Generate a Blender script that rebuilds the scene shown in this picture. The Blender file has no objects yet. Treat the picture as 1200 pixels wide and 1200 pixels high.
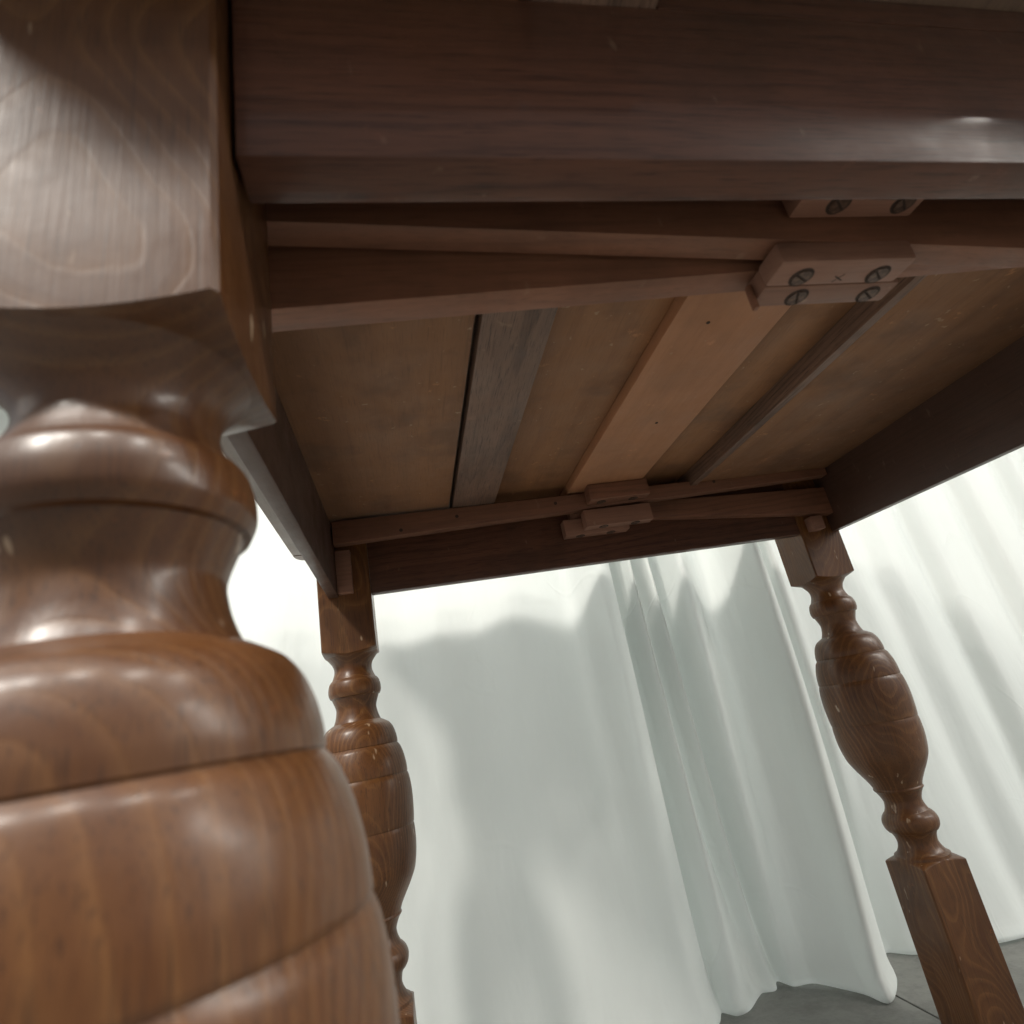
import bpy, bmesh, math, random
from mathutils import Vector, Matrix, noise
random.seed(4)
S = 0.8                      # model units -> metres
FLOOR = -0.825
scene = bpy.context.scene
C = scene.collection

# ------------------------------------------------------------------ camera
cam_d = bpy.data.cameras.new('camera'); cam = bpy.data.objects.new('camera', cam_d); C.objects.link(cam)
right = Vector((0.97283168, -0.14972065, -0.17658498))
down = Vector((-0.11305858, 0.35837209, -0.92670772))
fwd = Vector((0.20203041, 0.92149508, 0.33170851))
m = Matrix((right, -down, -fwd)).transposed().to_4x4()
m.translation = Vector((0.04644268, -0.17298491, -0.23857309)) * S
cam.matrix_world = m
cam_d.sensor_width = 36; cam_d.lens = 36 * 686.03 / 1200
cam_d.clip_start = 0.01; cam_d.clip_end = 100
cam_d.dof.use_dof = True; cam_d.dof.focus_distance = 0.75; cam_d.dof.aperture_fstop = 11
scene.camera = cam
# ------------------------------------------------------------------ light
w = bpy.data.worlds.new('World'); scene.world = w; w.use_nodes = True
w.node_tree.nodes['Background'].inputs[0].default_value = (0.97, 0.985, 1.0, 1)
w.node_tree.nodes['Background'].inputs[1].default_value = 0.29
def lamp(x, y, z, power, size, target, col=(1, 0.97, 0.93)):
    l = bpy.data.lights.new('ceiling_or_fill_lamp', 'AREA'); l.shape = 'DISK'; l.size = size; l.energy = power; l.color = col
    o = bpy.data.objects.new('ceiling_or_fill_lamp', l); C.objects.link(o)
    p = Vector((x, y, z)) * S; o.location = p
    o.rotation_euler = (p - Vector(target) * S).to_track_quat('Z', 'Y').to_euler()
T = (0.4, 0.6, -0.3)
for x_, y_, z_, p_, s_ in ((-3.6, .3, 2.3, 6, 1.6), (-1.75, -1.14, 2.5, 42, .36), (-1.1, -1.14, 2.5, 16, .17), (-.2, -1.05, 2.5, 12, .17),  # first entry: wide fill added at the left to brighten the curtain
                           (.9, -1.08, 2.5, 13, .24), (1.9, -.85, 2.5, 9, .24), (3.7, -1.9, 2.5, 16, .26), (5.0, -1.9, 2.5, 18, .26),
                           (6.4, -1.9, 2.5, 20, .26), (7.0, -.9, 1.9, 26, 1.6)):  # last entry: wide low fill added at the right to model the folds
    lamp(x_, y_, z_, p_, s_, T, (1, .95, .87))
for x_, y_, p_ in ((-.9, 3.2, 70), (.4, 3.2, 215), (2.2, 3.2, 65)):  # backlights added behind the cloth to lift it by translucency
    lamp(x_, y_, 2.7, p_, .3, (x_, 1.1, -.2), (.97, 1, .99))
scene.view_settings.view_transform = 'Standard'; scene.view_settings.look = 'None'
scene.view_settings.exposure = 0.25; scene.view_settings.gamma = 1

# ------------------------------------------------------------------ materials
class NT:
    def __init__(s, name):
        s.m = bpy.data.materials.new(name); s.m.use_nodes = True; s.t = s.m.node_tree
        s.b = s.t.nodes['Principled BSDF']
    def n(s, t, **kw):
        nd = s.t.nodes.new(t)
        for k, v in kw.items(): setattr(nd, k, v)
        return nd
    def l(s, a, b): s.t.links.new(a, b)
    def put(s, sock, v):
        if isinstance(v, bpy.types.NodeSocket): s.l(v, sock)
        else: sock.default_value = v
    def math(s, op, a, b=0.0, c=None, clamp=False):
        nd = s.n('ShaderNodeMath', operation=op, use_clamp=clamp)
        s.put(nd.inputs[0], a); s.put(nd.inputs[1], b)
        if c is not None: s.put(nd.inputs[2], c)
        return nd.outputs[0]
    def vmul(s, v, k):
        nd = s.n('ShaderNodeVectorMath', operation='MULTIPLY'); s.l(v, nd.inputs[0]); nd.inputs[1].default_value = k
        return nd.outputs[0]
    def noise(s, v, scale, detail=4, rough=.55, dist=0):
        nd = s.n('ShaderNodeTexNoise'); s.l(v, nd.inputs['Vector'])
        nd.inputs['Scale'].default_value = scale; nd.inputs['Detail'].default_value = detail
        nd.inputs['Roughness'].default_value = rough; nd.inputs['Distortion'].default_value = dist
        return nd.outputs['Fac']
    def ramp(s, f, pts):
        nd = s.n('ShaderNodeValToRGB'); s.l(f, nd.inputs[0]); e = nd.color_ramp.elements
        while len(e) < len(pts): e.new(.5)
        for i, (p, c) in enumerate(pts):
            e[i].position = p; e[i].color = (*c, 1) if len(c) == 3 else c
        return nd.outputs[0]
    def mix(s, f, a, b, mode='MIX'):
        nd = s.n('ShaderNodeMix', data_type='RGBA', blend_type=mode)
        s.put(nd.inputs[0], f)
        for k, v in ((6, a), (7, b)):
            if isinstance(v, bpy.types.NodeSocket): s.l(v, nd.inputs[k])
            else: nd.inputs[k].default_value = (*v, 1)
        return nd.outputs[2]
    def rng(s, f, a, b, c=0., d=1.):
        nd = s.n('ShaderNodeMapRange'); s.l(f, nd.inputs[0])
        for i, v in enumerate((a, b, c, d)): nd.inputs[i + 1].default_value = v
        return nd.outputs[0]

def wood(name, axis, light, dark, spacing=.006, pith=(.06, -.1), ring=.6, pore=.4, rough=(.3, .5), coat=0.,
         bump=.25, stain=.4, scratch=0., finer=1., warp=.012, spec=.5, stainc=(.05, .025, .015), porec=None, streak=.35, coatr=.22, stretch=.12, wamp=1., rmin=.15, iso=0.):
    k = NT(name)
    tc = k.n('ShaderNodeTexCoord'); oi = k.n('ShaderNodeObjectInfo')
    off = k.n('ShaderNodeVectorMath', operation='MULTIPLY_ADD')
    cmb = k.n('ShaderNodeCombineXYZ')
    for i in range(3): k.l(oi.outputs['Random'], cmb.inputs[i])
    k.l(cmb.outputs[0], off.inputs[0]); off.inputs[1].default_value = (7.3, 5.1, 9.7); k.l(tc.outputs['Object'], off.inputs[2])
    pr = off.outputs[0]                     # shifted coords for noises
    po = tc.outputs['Object']
    ax = 'xyz'.index(axis); a1, a2 = [i for i in range(3) if i != ax]
    st = [1, 1, 1]; st[ax] = stretch; low = k.vmul(pr, tuple(st))
    st[ax] = .03; fine = k.vmul(pr, tuple(st))
    sep = k.n('ShaderNodeSeparateXYZ'); k.l(po, sep.inputs[0])
    w1 = k.math('MULTIPLY', k.math('SUBTRACT', k.noise(low, 9, 2), .5), warp * 6 * wamp)
    w2 = k.math('MULTIPLY', k.math('SUBTRACT', k.noise(low, 40, 3), .5), warp * .9)
    w3 = k.math('MULTIPLY', k.math('SUBTRACT', k.noise(pr, 5, 2), .5), warp * 2)
    w4 = k.math('MULTIPLY', k.math('SUBTRACT', k.noise(k.vmul(pr, tuple(.55 if i == ax else 1 for i in range(3))), 11, 1), .5), iso)
    u = k.math('ADD', sep.outputs[a1], k.math('SUBTRACT', w3, pith[0])); v = k.math('SUBTRACT', sep.outputs[a2], pith[1])
    d = k.math('SQRT', k.math('ADD', k.math('MULTIPLY', u, u), k.math('MULTIPLY', v, v)))
    d = k.math('ADD', k.math('ADD', d, w4), k.math('ADD', w1, w2))
    saw = k.math('FRACT', k.math('DIVIDE', d, spacing))
    rg = k.ramp(saw, [(0, (1, 1, 1)), (.1, (.25, .25, .25)), (.62, (.0, .0, .0)), (.93, (.75, .75, .75)), (1, (1, 1, 1))])
    ringid = k.math('FLOOR', k.math('DIVIDE', d, spacing))
    wn = k.n('ShaderNodeTexWhiteNoise', noise_dimensions='1D'); k.l(ringid, wn.inputs['W'])
    f1 = k.noise(fine, 420 * finer, 3, .6); f0 = k.noise(fine, 1500, 2, .6); f2 = k.noise(fine, 130 * finer, 3, .6)
    pores = k.math('MAXIMUM', k.rng(f1, .6, .75), k.rng(f0, .56, .68))
    big = k.noise(low, 5, 3); med = k.noise(pr, 14, 4, .6)
    rmod = k.rng(k.noise(low, 16, 3, .6), .35, .65, rmin, 1)
    base = k.mix(k.math('MULTIPLY', k.math('MULTIPLY', rg, ring), rmod), light, dark)
    base = k.mix(k.math('MULTIPLY', wn.outputs[0], ring * .25), base, dark)
    base = k.mix(k.rng(f2, .35, .8, 0, streak), base, dark)
    base = k.mix(k.math('MULTIPLY', pores, pore), base, porec or tuple(c * .45 for c in dark))
    base = k.mix(k.math('MULTIPLY', k.rng(big, .42, .68), stain), base, stainc)
    base = k.mix(k.math('MULTIPLY', k.rng(med, .5, .66), stain * .6), base, stainc)
    if scratch:
        v1 = k.noise(pr, 33, 5, .75)
        base = k.mix(k.rng(v1, .645, .70, 0, scratch), base, tuple(min(1, c * 2.0) for c in light))
        v2 = k.noise(k.vmul(pr, (1, 1, .35)), 110, 2, .5)
        base = k.mix(k.rng(v2, .70, .76, 0, scratch), base, (.5, .36, .24))
    k.l(base, k.b.inputs['Base Color'])
    rr = k.rng(k.noise(pr, 22, 4, .65), .35, .7, rough[0], rough[1]); k.l(rr, k.b.inputs['Roughness'])
    k.b.inputs['Specular IOR Level'].default_value = spec
    if coat:
        k.b.inputs['Coat Weight'].default_value = coat; k.b.inputs['Coat Roughness'].default_value = coatr
    h = k.math('ADD', k.math('MULTIPLY', f1, -.5), k.math('MULTIPLY', k.noise(pr, 60, 3), .35))
    h = k.math('ADD', h, k.math('MULTIPLY', rg, -.25))
    bp = k.n('ShaderNodeBump'); bp.inputs['Strength'].default_value = bump; bp.inputs['Distance'].default_value = .0006
    k.l(h, bp.inputs['Height']); k.l(bp.outputs[0], k.b.inputs['Normal'])
    return k.m

M = {}
M['leg'] = wood('stained_oak', 'z', (.112, .037, .0085), (.27, .122, .038), .0062, (-.004, -.088), .68, .6, (.36, .62), .32,
                  .5, .5, .8, warp=.0055, rmin=.5, iso=.11, porec=(.028, .011, .005), stainc=(.028, .009, .0035), streak=.2, coatr=.24, stretch=.42, wamp=1.3, spec=.4)
M['apron'] = wood('dark_oak_rail', 'x', (.14, .056, .032), (.045, .018, .012), .009, (.1, -.3), .8, .7, (.4, .6), .2, .4, .7, .14, coatr=.1, spec=.3, stretch=.2)
M['apron_side'] = wood('dark_oak_side_rail', 'y', (.10, .05, .034), (.045, .023, .016), .009, (.1, -.3), .5, .5, (.4, .6), .05, .3, .5, .15)
M['bearer'] = wood('brown_bearer', 'x', (.28, .12, .068), (.10, .042, .024), .008, (.2, -.3), .5, .35, (.5, .7), 0, .3, .4, .1)
M['ply'] = wood('brown_panel', 'y', (.32, .145, .062), (.18, .078, .033), .026, (.3, -.5), .5, .35, (.5, .7), 0, .2, .75, .4, finer=.8, stainc=(.10, .05, .028))
M['grey'] = wood('grey_oak', 'y', (.24, .135, .09), (.055, .03, .02), .007, (.02, -.3), .7, .8, (.45, .6), 0, .9, .35, .15, stainc=(.08, .055, .045))
M['pale'] = wood('pale_centre_board', 'y', (.44, .20, .098), (.32, .14, .065), .02, (.3, -.5), .3, .2, (.5, .7), 0, .15, .4, .2, stainc=(.2, .095, .05))
M['block'] = wood('guide_block_wood', 'x', (.33, .165, .11), (.17, .08, .05), .007, (.2, -.3), .4, .3, (.5, .7), 0, .35, .35, .25, stainc=(.13, .07, .05))
M['top'] = wood('table_top_oak', 'y', (.20, .13, .09), (.09, .055, .04), .008, (.2, -.3), .5, .5, (.35, .5), .2, .3, .4, .1)

k = NT('screw_metal'); k.b.inputs['Metallic'].default_value = .3
tc = k.n('ShaderNodeTexCoord'); k.l(k.ramp(k.noise(tc.outputs['Object'], 400, 3), [(.35, (.07, .04, .028)), (.7, (.19, .115, .08))]), k.b.inputs['Base Color'])
k.b.inputs['Roughness'].default_value = .45; k.b.inputs['Specular IOR Level'].default_value = .3; M['screw'] = k.m
k = NT('screw_hole_dark'); k.b.inputs['Base Color'].default_value = (.05, .03, .022, 1); k.b.inputs['Roughness'].default_value = .9; M['hole'] = k.m

k = NT('white_cloth')
tc = k.n('ShaderNodeTexCoord'); P = tc.outputs['Object']
n1 = k.noise(k.vmul(P, (1, 1, .35)), 5, 4, .5)
k.l(k.ramp(n1, [(.3, (.755, .785, .775)), (.7, (.80, .825, .81))]), k.b.inputs['Base Color'])
k.b.inputs['Roughness'].default_value = .62; k.b.inputs['Sheen Weight'].default_value = .15
cr = k.n('ShaderNodeTexVoronoi', feature='DISTANCE_TO_EDGE'); cr.inputs['Scale'].default_value = 2.6
dv = k.n('ShaderNodeVectorMath', operation='ADD'); k.l(k.vmul(P, (1, 1, .8)), dv.inputs[0])
nn = k.n('ShaderNodeTexNoise'); k.l(P, nn.inputs['Vector']); nn.inputs['Scale'].default_value = 3
k.l(k.vmul(nn.outputs['Color'], (.5, .5, .5)), dv.inputs[1]); k.l(dv.outputs[0], cr.inputs['Vector'])
crs = k.rng(cr.outputs['Distance'], 0, .012, 1, 0)
crm = k.math('MULTIPLY', crs, k.rng(k.noise(P, 4, 2), .5, .62))
hh = k.math('ADD', k.math('MULTIPLY', k.noise(k.vmul(P, (1, 1, .3)), 9, 4, .55), 1.6), k.math('MULTIPLY', crm, .1))
bp = k.n('ShaderNodeBump'); bp.inputs['Strength'].default_value = .5; bp.inputs['Distance'].default_value = .012
k.l(hh, bp.inputs['Height']); k.l(bp.outputs[0], k.b.inputs['Normal'])
tr = k.n('ShaderNodeBsdfTranslucent'); tr.inputs[0].default_value = (.85, .86, .84, 1)
mx = k.n('ShaderNodeMixShader'); mx.inputs[0].default_value = .28
k.l(k.b.outputs[0], mx.inputs[1]); k.l(tr.outputs[0], mx.inputs[2]); k.l(mx.outputs[0], k.t.nodes['Material Output'].inputs[0])
M['cloth'] = k.m

k = NT('grey_concrete'); tc = k.n('ShaderNodeTexCoord'); P = tc.outputs['Object']
oi = k.n('ShaderNodeObjectInfo')
n1 = k.noise(P, 2.2, 6, .6); n2 = k.noise(P, 14, 6, .7); n3 = k.noise(P, 90, 4, .6)
b = k.ramp(n1, [(.3, (.20, .205, .19)), (.7, (.33, .325, .30))])
b = k.mix(k.rng(n2, .45, .65, 0, .75), b, (.17, .17, .16)); b = k.mix(k.rng(n3, .5, .75, 0, .35), b, (.12, .12, .115))
b = k.mix(k.math('MULTIPLY', oi.outputs['Random'], .35), b, (.2, .21, .2))
k.l(b, k.b.inputs['Base Color']); k.l(k.rng(n2, .3, .7, .42, .7), k.b.inputs['Roughness'])
bp = k.n('ShaderNodeBump'); bp.inputs['Strength'].default_value = .4; bp.inputs['Distance'].default_value = .002
k.l(n3, bp.inputs['Height']); k.l(bp.outputs[0], k.b.inputs['Normal']); M['floor'] = k.m
k = NT('dark_joint'); k.b.inputs['Base Color'].default_value = (.06, .06, .055, 1); k.b.inputs['Roughness'].default_value = .9; M['joint'] = k.m
k = NT('pale_wall'); tc = k.n('ShaderNodeTexCoord')
k.l(k.ramp(k.noise(tc.outputs['Object'], 3, 5), [(.3, (.58, .60, .54)), (.7, (.66, .67, .62))]), k.b.inputs['Base Color'])
k.b.inputs['Roughness'].default_value = .6; M['wall'] = k.m

# ------------------------------------------------------------------ helpers
def empty(name, loc):
    o = bpy.data.objects.new(name, None); C.objects.link(o); o.location = Vector(loc) * S; o.empty_display_size = .05
    o['_o'] = 0; del o['_o']
    return o
BASE = {}
def link(name, bm, mat, origin, parent=None, sharp=35, smooth=True):
    me = bpy.data.meshes.new(name)
    for f in bm.faces: f.smooth = smooth
    if smooth:
        for e in bm.edges:
            e.smooth = not (len(e.link_faces) == 2 and e.calc_face_angle(0) > math.radians(sharp))
    bm.to_mesh(me); bm.free()
    for mt in (mat if isinstance(mat, (list, tuple)) else [mat]): me.materials.append(mt)
    o = bpy.data.objects.new(name, me); C.objects.link(o)
    wo = Vector(origin) * S
    if parent is not None:
        o.parent = parent; o.location = wo - BASE[parent.name]
    else: o.location = wo
    BASE[o.name] = wo
    return o
def hexa(name, mat, parent, x0, x1, y0, y1, zb, zt, bev=.0015, xb=None, wear=True):
    """box; zb / zt / y may be (value at x0, value at x1); origin at the middle"""
    zb = zb if isinstance(zb, tuple) else (zb, zb); zt = zt if isinstance(zt, tuple) else (zt, zt)
    y0 = y0 if isinstance(y0, tuple) else (y0, y0); y1 = y1 if isinstance(y1, tuple) else (y1, y1)
    org = Vector(((x0 + x1) / 2, (y0[0] + y1[0]) / 2, (zb[0] + zt[0]) / 2))
    bm = bmesh.new(); vs = []
    for i, x in enumerate((x0, x1)):
        for (y, z) in ((y0[i], zb[i]), (y1[i], zb[i]), (y1[i], zt[i]), (y0[i], zt[i])):
            vs.append(bm.verts.new((Vector((x, y, z)) - org) * S))
    for f in ((3, 2, 1, 0), (4, 5, 6, 7), (0, 1, 5, 4), (1, 2, 6, 5), (2, 3, 7, 6), (3, 0, 4, 7)):
        bm.faces.new([vs[i] for i in f])
    bmesh.ops.recalc_face_normals(bm, faces=bm.faces)
    if bev: bmesh.ops.bevel(bm, geom=list(bm.edges), offset=bev * S, segments=2, affect='EDGES', profile=.6, clamp_overlap=True)
    return link(name, bm, mat, org, parent, sharp=50)

# ------------------------------------------------------------------ floor and wall
bm = bmesh.new()
R_ = 9
vs = [bm.verts.new((x * S, y * S, 0)) for x, y in ((-R_, -R_), (R_, -R_), (R_, R_), (-R_, R_))]; bm.faces.new(vs)
floor = link('floor', bm, M['joint'], (0, 0, FLOOR - .006)); floor['kind'] = 'structure'
slab_me = None
XJ, YJ, PX, PY = .8435, 1.30, 1.15, .95
for i in range(-5, 5):
    for j in range(-6, 5):
        x0, y0 = XJ + i * PX, YJ + j * PY
        if slab_me is None:
            o = hexa('slab', M['floor'], floor, x0 + .002, x0 + PX - .002, y0 + .002, y0 + PY - .002, FLOOR - .03, FLOOR, bev=.0015)
            slab_me = o.data; z_ = o.location.z
        else:
            o = bpy.data.objects.new('slab', slab_me); C.objects.link(o); o.parent = floor
            o.location = Vector((x0 + PX / 2, y0 + PY / 2, 0)) * S; o.location.z = z_
wall = empty('wall', (0, 5, FLOOR)); BASE[wall.name] = Vector((0, 5, FLOOR)) * S
wall['label'] = 'pale wall of wide smooth panels with dark joints, behind the white curtain'; wall['category'] = 'wall'
hexa('backing', M['joint'], wall, -7.5, 7.5, 5.03, 5.12, FLOOR, 4.5, bev=0)
for i in range(12):
    for j in range(4):
        x0 = -7.5 + i * 1.25; z0 = FLOOR + .002 + j * 1.33
        hexa('panel', M['wall'], wall, x0 + .004, x0 + 1.246, 5.0, 5.029, z0 + .004, z0 + 1.326, bev=.004)

# ------------------------------------------------------------------ curtain
raw = [(-.72, 1.25, -.72, 1.22), (-.66, 1.22, -.67, 1.17), (-.58, 1.27, -.58, 1.22), (-.48, 1.235, -.49, 1.17), (-.36, 1.265, -.36, 1.20),
       (-.25, 1.23, -.26, 1.16), (-.15, 1.26, -.15, 1.20), (-.05, 1.235, -.06, 1.16), (.05, 1.262, .03, 1.19),
       (.13, 1.25, .12, 1.16), (.22, 1.262, .21, 1.19), (.31, 1.24, .31, 1.15), (.40, 1.257, .40, 1.19),
       (.47, 1.262, .455, 1.21), (.53, 1.222, .52, 1.185), (.568, 1.232, .565, 1.215), (.583, 1.285, .59, 1.25), (.598, 1.262, .612, 1.222),
       (.618, 1.228, .640, 1.228), (.636, 1.258, .675, 1.255), (.655, 1.285, .70, 1.27), (.685, 1.245, .727, 1.262),
       (.70, 1.28, .745, 1.288), (.72, 1.287, .757, 1.292), (.755, 1.235, .770, 1.255), (.80, 1.25, .81, 1.244), (.85, 1.268, .842, 1.19),
       (.90, 1.255, .860, 1.15), (.935, 1.215, .872, 1.105), (.965, 1.225, .945, 1.17), (.998, 1.285, 1.0, 1.27),
       (1.02, 1.238, 1.023, 1.278), (1.07, 1.243, 1.054, 1.242), (1.12, 1.255, 1.12, 1.215), (1.19, 1.25, 1.20, 1.178), (1.27, 1.24, 1.28, 1.165),
       (1.34, 1.26, 1.34, 1.18), (1.40, 1.235, 1.41, 1.16), (1.47, 1.25, 1.47, 1.19), (1.525, 1.275, 1.53, 1.22), (1.56, 1.235, 1.58, 1.17),
       (1.66, 1.245, 1.66, 1.18), (1.73, 1.275, 1.73, 1.23), (1.765, 1.235, 1.77, 1.17), (1.85, 1.245, 1.85, 1.18), (1.92, 1.275, 1.92, 1.22), (1.96, 1.235, 1.97, 1.18)]
x = 2.05
while x < 3.6:
    raw.append((x, 1.275, x, 1.22)); raw.append((x + .05, 1.235, x + .05, 1.16)); x += random.uniform(.11, .2)
raw = [(a, b_, c_, d_ if a > .5 else 1.185 + (d_ - 1.185) * .6) for a, b_, c_, d_ in raw]
raw = [(a, 1.25 + (b_ - 1.25) * (3.0 if .5 < a < 1.06 else (.7 if a <= .5 else 1.0)), c_, d_) for a, b_, c_, d_ in raw]
sc_ = (FLOOR + .2386) / (-.87 + .2386)
cx, cy = .0464, -.173
kn = [(cx + (a - cx) * sc_, cy + (b_ - cy) * sc_, cx + (c_ - cx) * sc_, cy + (d_ - cy) * sc_) for a, b_, c_, d_ in raw]
def cat(p0, p1, p2, p3, t):
    m1 = [(c2 - c0) * .42 for c0, c2 in zip(p0, p2)]; m2 = [(c3 - c1) * .42 for c1, c3 in zip(p1, p3)]
    h1 = 2 * t**3 - 3 * t**2 + 1; h2 = t**3 - 2 * t**2 + t; h3 = -2 * t**3 + 3 * t**2; h4 = t**3 - t**2
    return [h1 * a + h2 * b_ + h3 * c_ + h4 * d_ for a, b_, c_, d_ in zip(p1, m1, p2, m2)]
cols = []
for i in range(len(kn) - 1):
    p0 = kn[max(i - 1, 0)]; p3 = kn[min(i + 2, len(kn) - 1)]
    for s_ in range(12): cols.append(cat(p0, kn[i], kn[i + 1], p3, s_ / 12))
H = FLOOR
zs = [3.0, 2.2, 1.6, 1.1, .8] + [.6 - .03 * i for i in range(45)]
zs = [z for z in zs if z > H + .05]
rows = [(z, 0) for z in zs] + [(H + .035, -.002), (H + .022, -.007), (H + .012, -.0125), (H + .005, -.014), (H + .0025, -.009), (H + .002, 0), (H + .002, .02)]
bm = bmesh.new(); grid = []
for z, push in rows:
    t = min(1, max(0, (.55 - z) / (.55 - H))); t = t ** 2.6
    r = []
    for j, (a, b_, c_, d_) in enumerate(cols):
        X = a + (c_ - a) * t; Y = b_ + (d_ - b_) * t
        wv = noise.noise(Vector((X * 3.1, z * 1.3, 3.7))) * .022 + noise.noise(Vector((X * 9, z * 2.2, 9.1))) * .007 * (.4 + t)
        Y += wv * (1 if z > H + .1 else .6)
        hz = z
        if z < H + .04:
            Y += push * (1 + .6 * noise.noise(Vector((X * 6, 1, 1))))
            hz = z + max(0, noise.noise(Vector((X * 4, 5, 1)))) * .006
        r.append(bm.verts.new(Vector((X, Y - 1.1, hz - H)) * S))
    grid.append(r)
for a, b_ in zip(grid, grid[1:]):
    for i in range(len(a) - 1): bm.faces.new((a[i], b_[i], b_[i + 1], a[i + 1]))
cur = link('curtain', bm, M['cloth'], (0, 1.1, H), sharp=180)
cur['label'] = 'white cloth backdrop curtain hanging in soft folds behind the wooden table'; cur['category'] = 'curtain'
sf = cur.modifiers.new('thickness', 'SOLIDIFY'); sf.thickness = .0015; sf.offset = 0

# ------------------------------------------------------------------ table
W, D, s = .8168, .8042, .085
root = empty('draw_leaf_table', (.409, .4446, FLOOR)); BASE[root.name] = Vector((.409, .4446, FLOOR)) * S
root['label'] = 'dark oak draw-leaf table with turned bulbous legs, seen from underneath'; root['category'] = 'table'

segs = [[(.0405, -.0925), (.0375, -.096), (.0325, -.103), (.0300, -.110), (.0302, -.117), (.0325, -.124), (.0345, -.1285)],
 [(.0345, -.1285), (.0362, -.1295)],
 [(.0362, -.1295), (.0392, -.134), (.0412, -.142), (.0412, -.150), (.0390, -.1562)],
 [(.0390, -.1562), (.0368, -.1572)],
 [(.0368, -.1572), (.0350, -.162), (.0325, -.169), (.0313, -.175), (.0325, -.184), (.0345, -.191), (.0365, -.1958)],
 [(.0365, -.1958), (.041, -.1982)],
 [(.041, -.1982), (.0485, -.203), (.0535, -.210), (.0568, -.219), (.0585, -.228), (.0588, -.2345)],
 [(.0588, -.2345), (.0582, -.2355)],
 [(.0582, -.2355), (.0620, -.241), (.0660, -.253), (.0685, -.267), (.0692, -.279)],
 [(.0692, -.279), (.0685, -.2805)],
 [(.0685, -.2805), (.0708, -.287), (.0726, -.302), (.0730, -.32), (.0720, -.340), (.0708, -.3515)],
 [(.0708, -.3515), (.0700, -.353)],
 [(.0700, -.353), (.0710, -.36), (.0710, -.378), (.0692, -.395), (.0650, -.414), (.057, -.430), (.049, -.443), (.0418, -.455), (.0385, -.463)],
 [(.0385, -.463), (.0395, -.466), (.037, -.469)],
 [(.037, -.469), (.033, -.476), (.0298, -.485), (.031, -.494), (.0345, -.502)],
 [(.0345, -.502), (.0365, -.5033)],
 [(.0365, -.5033), (.041, -.509), (.0435, -.517), (.042, -.526), (.038, -.532)],
 [(.038, -.532), (.0355, -.5333)],
 [(.0355, -.5333), (.032, -.540), (.0305, -.549), (.0325, -.557), (.037, -.5645), (.0422, -.568)],
 [(.0422, -.568), (.0428, -.572)]]
prof = []
for sg in segs:
    for i in range(len(sg) - 1):
        if len(sg) == 2: n_ = 1
        else: n_ = 5
        p0 = sg[max(i - 1, 0)]; p3 = sg[min(i + 2, len(sg) - 1)]
        for q in range(n_): prof.append(tuple(cat(p0, sg[i], sg[i + 1], p3, q / n_)))
prof.append(segs[-1][-1])
def leg_mesh():
    bm = bmesh.new(); N = 128; rings = []
    def rsq(th, h=.0425, cap=.0588):
        return min(h / max(abs(math.cos(th)), abs(math.sin(th))), cap)
    def ring(rf, zf):
        r_ = []
        for i in range(N):
            th = 2 * math.pi * (i + .5) / N; r = rf(th)
            r_.append(bm.verts.new(Vector((r * math.cos(th), r * math.sin(th), zf(r))) * S))
        rings.append(r_)
    ring(lambda t: rsq(t), lambda r: .1160)
    for z in (.08, .04, 0, -.04, -.07): ring(lambda t: rsq(t), lambda r, z=z: z)
    ring(lambda t: rsq(t), lambda r: -.0908 + (r - .0425) * .36)
    ring(lambda t: rsq(t) - .0008 if rsq(t) > .043 else .0415, lambda r: -.0911 + (r - .0425) * .36)
    ring(lambda t: .0412, lambda r: -.0922)
    for r, z in prof[0:]: ring(lambda t, r=r: r, lambda q, z=z: z)
    ring(lambda t: rsq(t) - .001 if rsq(t) > .0435 else .0430, lambda r: -.5722 - (r - .0425) * .35)
    ring(lambda t: rsq(t, .0432, .0592), lambda r: -.5732 - (r - .0425) * .35)
    for z in (-.60, -.66, -.72, -.77, FLOOR + .006): ring(lambda t: rsq(t, .0432, .0592), lambda r, z=z: z)
    ring(lambda t: rsq(t, .0412, .0572), lambda r: FLOOR + .0015)
    for a, b_ in zip(rings, rings[1:]):
        for i in range(N): bm.faces.new((a[i], b_[i], b_[(i + 1) % N], a[(i + 1) % N]))
    bm.faces.new(rings[0]); bm.faces.new(list(reversed(rings[-1])))
    bmesh.ops.recalc_face_normals(bm, faces=bm.faces)
    return bm
lg = link('leg', leg_mesh(), M['leg'], (-.0425, .0425, 0), root, sharp=32)
lg.scale = (1.11, 1.09, 1); lg.location = Vector((-.0490, .0435, 0)) * S - BASE[root.name]
for (x_, y_, rz) in ((-.0425, .8467, 0), (.8593, .8467, math.pi / 2 * 0), (.8593, .0425, math.pi)):
    o = lg.copy(); C.objects.link(o); o.parent = root; o.scale = (1, 1, 1)
    o.location = Vector((x_, y_, 0)) * S - BASE[root.name]; o.rotation_euler.z = rz

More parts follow.
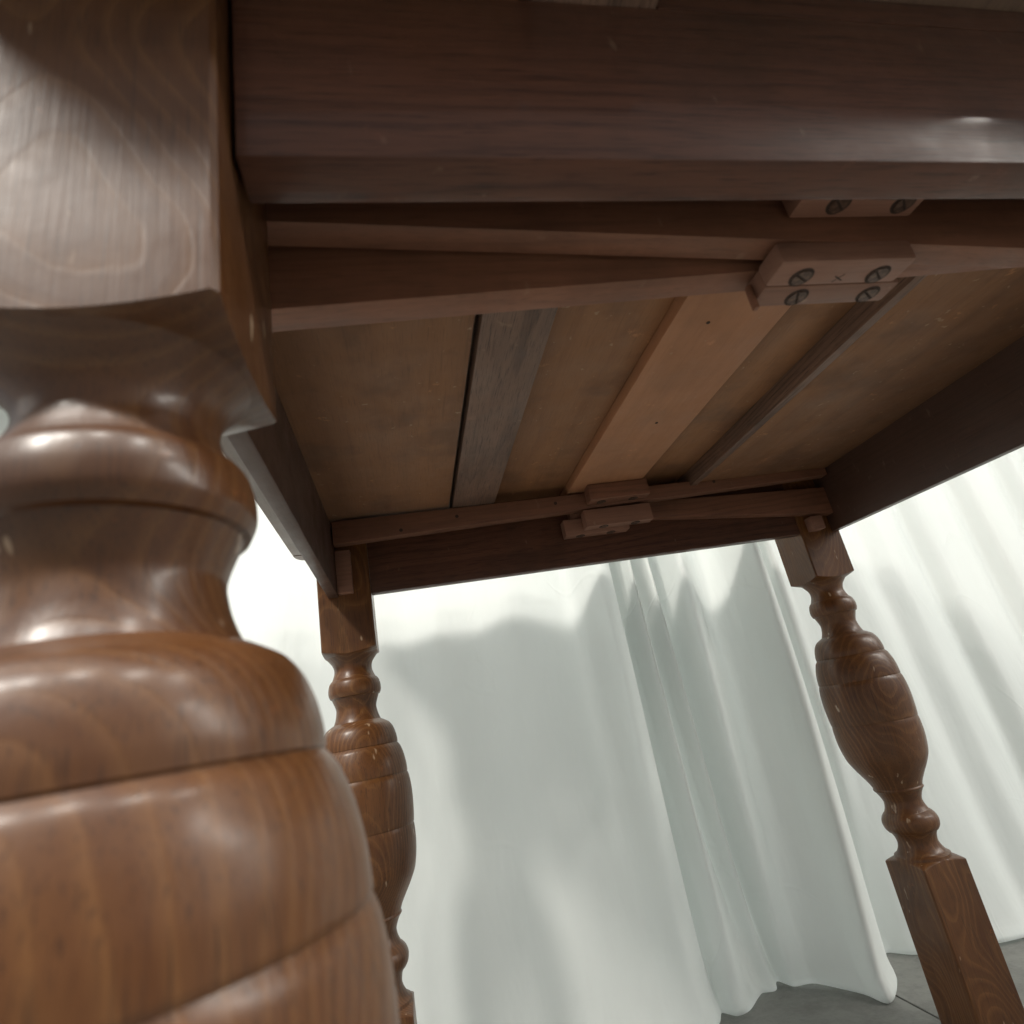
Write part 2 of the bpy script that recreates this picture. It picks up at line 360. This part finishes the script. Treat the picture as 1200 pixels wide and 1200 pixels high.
def rrect(name, x0, x1, y0, y1, z0, z1, r4, mat, parent=None):
    bm = bmesh.new(); pts = []
    for (sx, sy, a0), r in zip(((1, 1, 0), (0, 1, 90), (0, 0, 180), (1, 0, 270)), r4):
        X = (x1 - r) if sx else (x0 + r); Y = (y1 - r) if sy else (y0 + r)
        for i in range(9 if r else 1):
            a = math.radians(a0 + i * 11.25); pts.append((X + r * math.cos(a), Y + r * math.sin(a)))
    org = Vector(((x0 + x1) / 2, (y0 + y1) / 2, z0))
    lo = [bm.verts.new((Vector((p[0], p[1], z0)) - org) * S) for p in pts]
    f = bm.faces.new(lo); e = bmesh.ops.extrude_face_region(bm, geom=[f])
    for v in e['geom']:
        if isinstance(v, bmesh.types.BMVert): v.co.z += (z1 - z0) * S
    bmesh.ops.recalc_face_normals(bm, faces=bm.faces)
    bmesh.ops.bevel(bm, geom=[e_ for e_ in bm.edges if e_.calc_face_angle(0) > 1.2], offset=.002 * S, segments=2, affect='EDGES')
    return link(name, bm, mat, org, parent or root, sharp=50)

# aprons (rails)
hexa('apron', M['apron'], root, .0004, W - .0004, .0155, .0396, 0, .1165, bev=.0014)
hexa('apron', M['apron'], root, .0004, W - .0004, .806, .8255, 0, .1165, bev=.0015)
hexa('apron', M['apron_side'], root, -.068, -.052, .0854, .8038, 0, .1165, bev=.0012)
o = hexa('apron', M['apron_side'], root, .884, .9, .0854, .8038, 0, .1165, bev=.0012)
for v in o.data.vertices:                     # its lower edge dips towards the near end
    if v.co.z < 0: v.co.z += (v.co.y / S - .36) * .026 * S - .004 * S if v.co.y < .36 * S else 0
# leaves
leaf = rrect('leaf', -.14, -.0685, -.07, .9185, .1178, .1385, (0, 0, .03, 0), M['top'])
rrect('cleat', -.14, -.0685, .9195, .96, .1178, .1385, (0, .03, 0, 0), M['top'], leaf)
leaf2 = rrect('leaf', .9025, 1.04, -.07, .96, .1178, .1385, (.03, 0, 0, .03), M['top'])
LP = hexa('leaf_panel', M['ply'], leaf, -.068, .1445, -.035, .925, .1205, .1385, bev=.0008)
hexa('frame_board', M['grey'], leaf, .1505, .2232, -.069, .96, .1172, .1385, bev=.0012)
hexa('cleat', M['top'], leaf, -.068, .1445, .9255, .96, .1178, .1385, bev=.0015)
hexa('cleat', M['top'], leaf, -.068, .1445, -.069, -.0355, .1178, .1385, bev=.0015)
hexa('edge_strip', M['grey'], leaf2, .5915, .6055, .0445, .802, .107, .1385, bev=.001)
hexa('leaf_panel', M['ply'], leaf2, .6058, .883, .0445, .802, .1125, .1385, bev=.0012)
hexa('frame_board', M['top'], leaf2, .6115, .902, -.069, .0440, .1176, .1385, bev=.0015)
# fixed centre panel and board
hexa('centre_panel', M['ply'], root, .2242, .3555, .040, .805, .1345, .1385, bev=.0006)
hexa('centre_panel', M['ply'], root, .4885, .5910, .040, .802, .1345, .1385, bev=.0006)
cb = hexa('centre_board', M['pale'], root, .3562, .4880, .0410, .8040, .120, .1385, bev=.0012)
for y_ in (.0155, .806): hexa('filler_strip', M['apron'], root, .2242, .6094, y_, y_ + .0195, .1172, .1385, bev=.001)
# bearers
hexa('bearer', M['bearer'], root, -.046, .70, .0863, .1045, (.043, -.0065), (.1155, .0855), bev=.0012)
hexa('bearer', M['bearer'], root, -.048, .88, .112, .1322, (0, .0455), (.088, .0985), bev=.0012)
c1 = hexa('bearer', M['bearer'], root, -.049, .881, .757, .777, (.0765, .0985), (.1155, .116), bev=.0012)
o = hexa('bearer', M['bearer'], root, .36, .890, .7825, .8015, (.0783, .0275), (.1, .0817), bev=.0012)

def screw(block, x_, y_, z_, ang, r=.0068):
    bm = bmesh.new(); c = Vector((x_, y_, z_)); N = 20
    dn = -1
    # dark countersunk seat
    def disc(rr, z, mi, a0=0, a1=2 * math.pi, thick=.0006, off=(0, 0)):
        top = []; bot = []
        n_ = 20
        for i in range(n_ + (0 if abs(a1 - a0 - 2 * math.pi) < 1e-6 else 1)):
            a = a0 + (a1 - a0) * i / n_
            p = Vector((rr * math.cos(a) + off[0], rr * math.sin(a) + off[1], 0))
            top.append(bm.verts.new((p + Vector((0, 0, z))) * S)); bot.append(bm.verts.new((p + Vector((0, 0, z - thick))) * S))
        fs = [bm.faces.new(top), bm.faces.new(list(reversed(bot)))]
        for i in range(len(top)): fs.append(bm.faces.new((top[i], bot[i], bot[(i + 1) % len(top)], top[(i + 1) % len(top)])))
        for f in fs: f.material_index = mi
    disc(r * 1.22, 0.0002, 1, thick=.0004)
    g = .0008
    for sg in (0, 1):
        a = ang + sg * math.pi
        disc(r * .93, -.0001, 0, a + .13, a + math.pi - .13, thick=.0009)
    bmesh.ops.recalc_face_normals(bm, faces=bm.faces)
    link('screw', bm, [M['screw'], M['hole']], c, block, sharp=30)
def gblock(x0, x1, y0, y1, zb, zt, scr, bev=.0022, mat='block'):
    b_ = hexa('guide_block', M[mat], root, x0, x1, y0, y1, zb, zt, bev=bev)
    for (sx, sy, a) in scr: screw(b_, sx, sy, zb, a)
    return b_
k1 = gblock(.306, .4085, .0853, .1083, 0, .0165, [(.3283, .0995, .5), (.388, .0995, .7)], .003)
k2 = gblock(.3075, .4150, .1087, .1285, 0.0003, .0165, [(.3384, .1195, 1.1), (.3968, .1195, .6)], .0025)
gblock(.322, .4165, .0545, .0848, .035, .1197, [(.3520, .0735, .7), (.4020, .0735, .8)])
gblock(.328, .420, .136, .160, .062, .1197, [])
gblock(.384, .495, .7265, .753, .0905, .1197, [(.408, .743, .4), (.468, .743, .5)], mat='bearer')
gblock(.376, .502, .7545, .7765, .052, .0835, [(.410, .764, .4), (.470, .764, .5)])
gblock(.343, .464, .7785, .800, .047, .0775, [(.372, .788, .4), (.430, .788, .5)])

hexa('glue_block', M['block'], root, -.0515, -.0270, .7885, .8036, .003, .075, bev=.0012)
hexa('glue_block', M['block'], root, .832, .857, .783, .8036, 0, .0265, bev=.0012)
hexa('dowel', M['bearer'], k2, .3035, .3070, .1185, .123, -.007, .012, bev=.0008)
def plug(name, parent, c, axis, r, mat):
    bm = bmesh.new(); bmesh.ops.create_cone(bm, cap_ends=True, segments=14, radius1=r * S, radius2=r * .9 * S, depth=.0012 * S)
    if axis == 'y': bmesh.ops.rotate(bm, verts=bm.verts, matrix=Matrix.Rotation(math.pi / 2, 3, 'X'))
    link(name, bm, mat, c, parent)
for X, Z in ((.0600, .087), (.155, .100), (.330, .103), (.64, .110)): plug('nail_hole', c1, (X, .7570, Z), 'y', .0032, M['hole'])  # flat dark discs on the wood in place of open nail holes
for X, Y in ((.40, .30), (.43, .52)): plug('nail_hole', cb, (X, Y, .1200), 'z', .0022, M['hole'])
# pencilled cross between the screws of the near block
bm = bmesh.new()
for a in (.5, 2.2):
    u = Vector((math.cos(a), math.sin(a), 0)) * .0045; v = Vector((-math.sin(a), math.cos(a), 0)) * .0005
    vs = [bm.verts.new(q * S + Vector((0, 0, .0002 * (a > 1)))) for q in (u + v, -u + v, -u - v, u - v)]; bm.faces.new(vs)
link('pencil_mark', bm, M['hole'], (.3582, .1015, -.0004), k1)

# table top
rrect('table_top', -.145, 1.045, -.075, .965, .1392, .165, (.03, .03, .03, .03), M['top'])
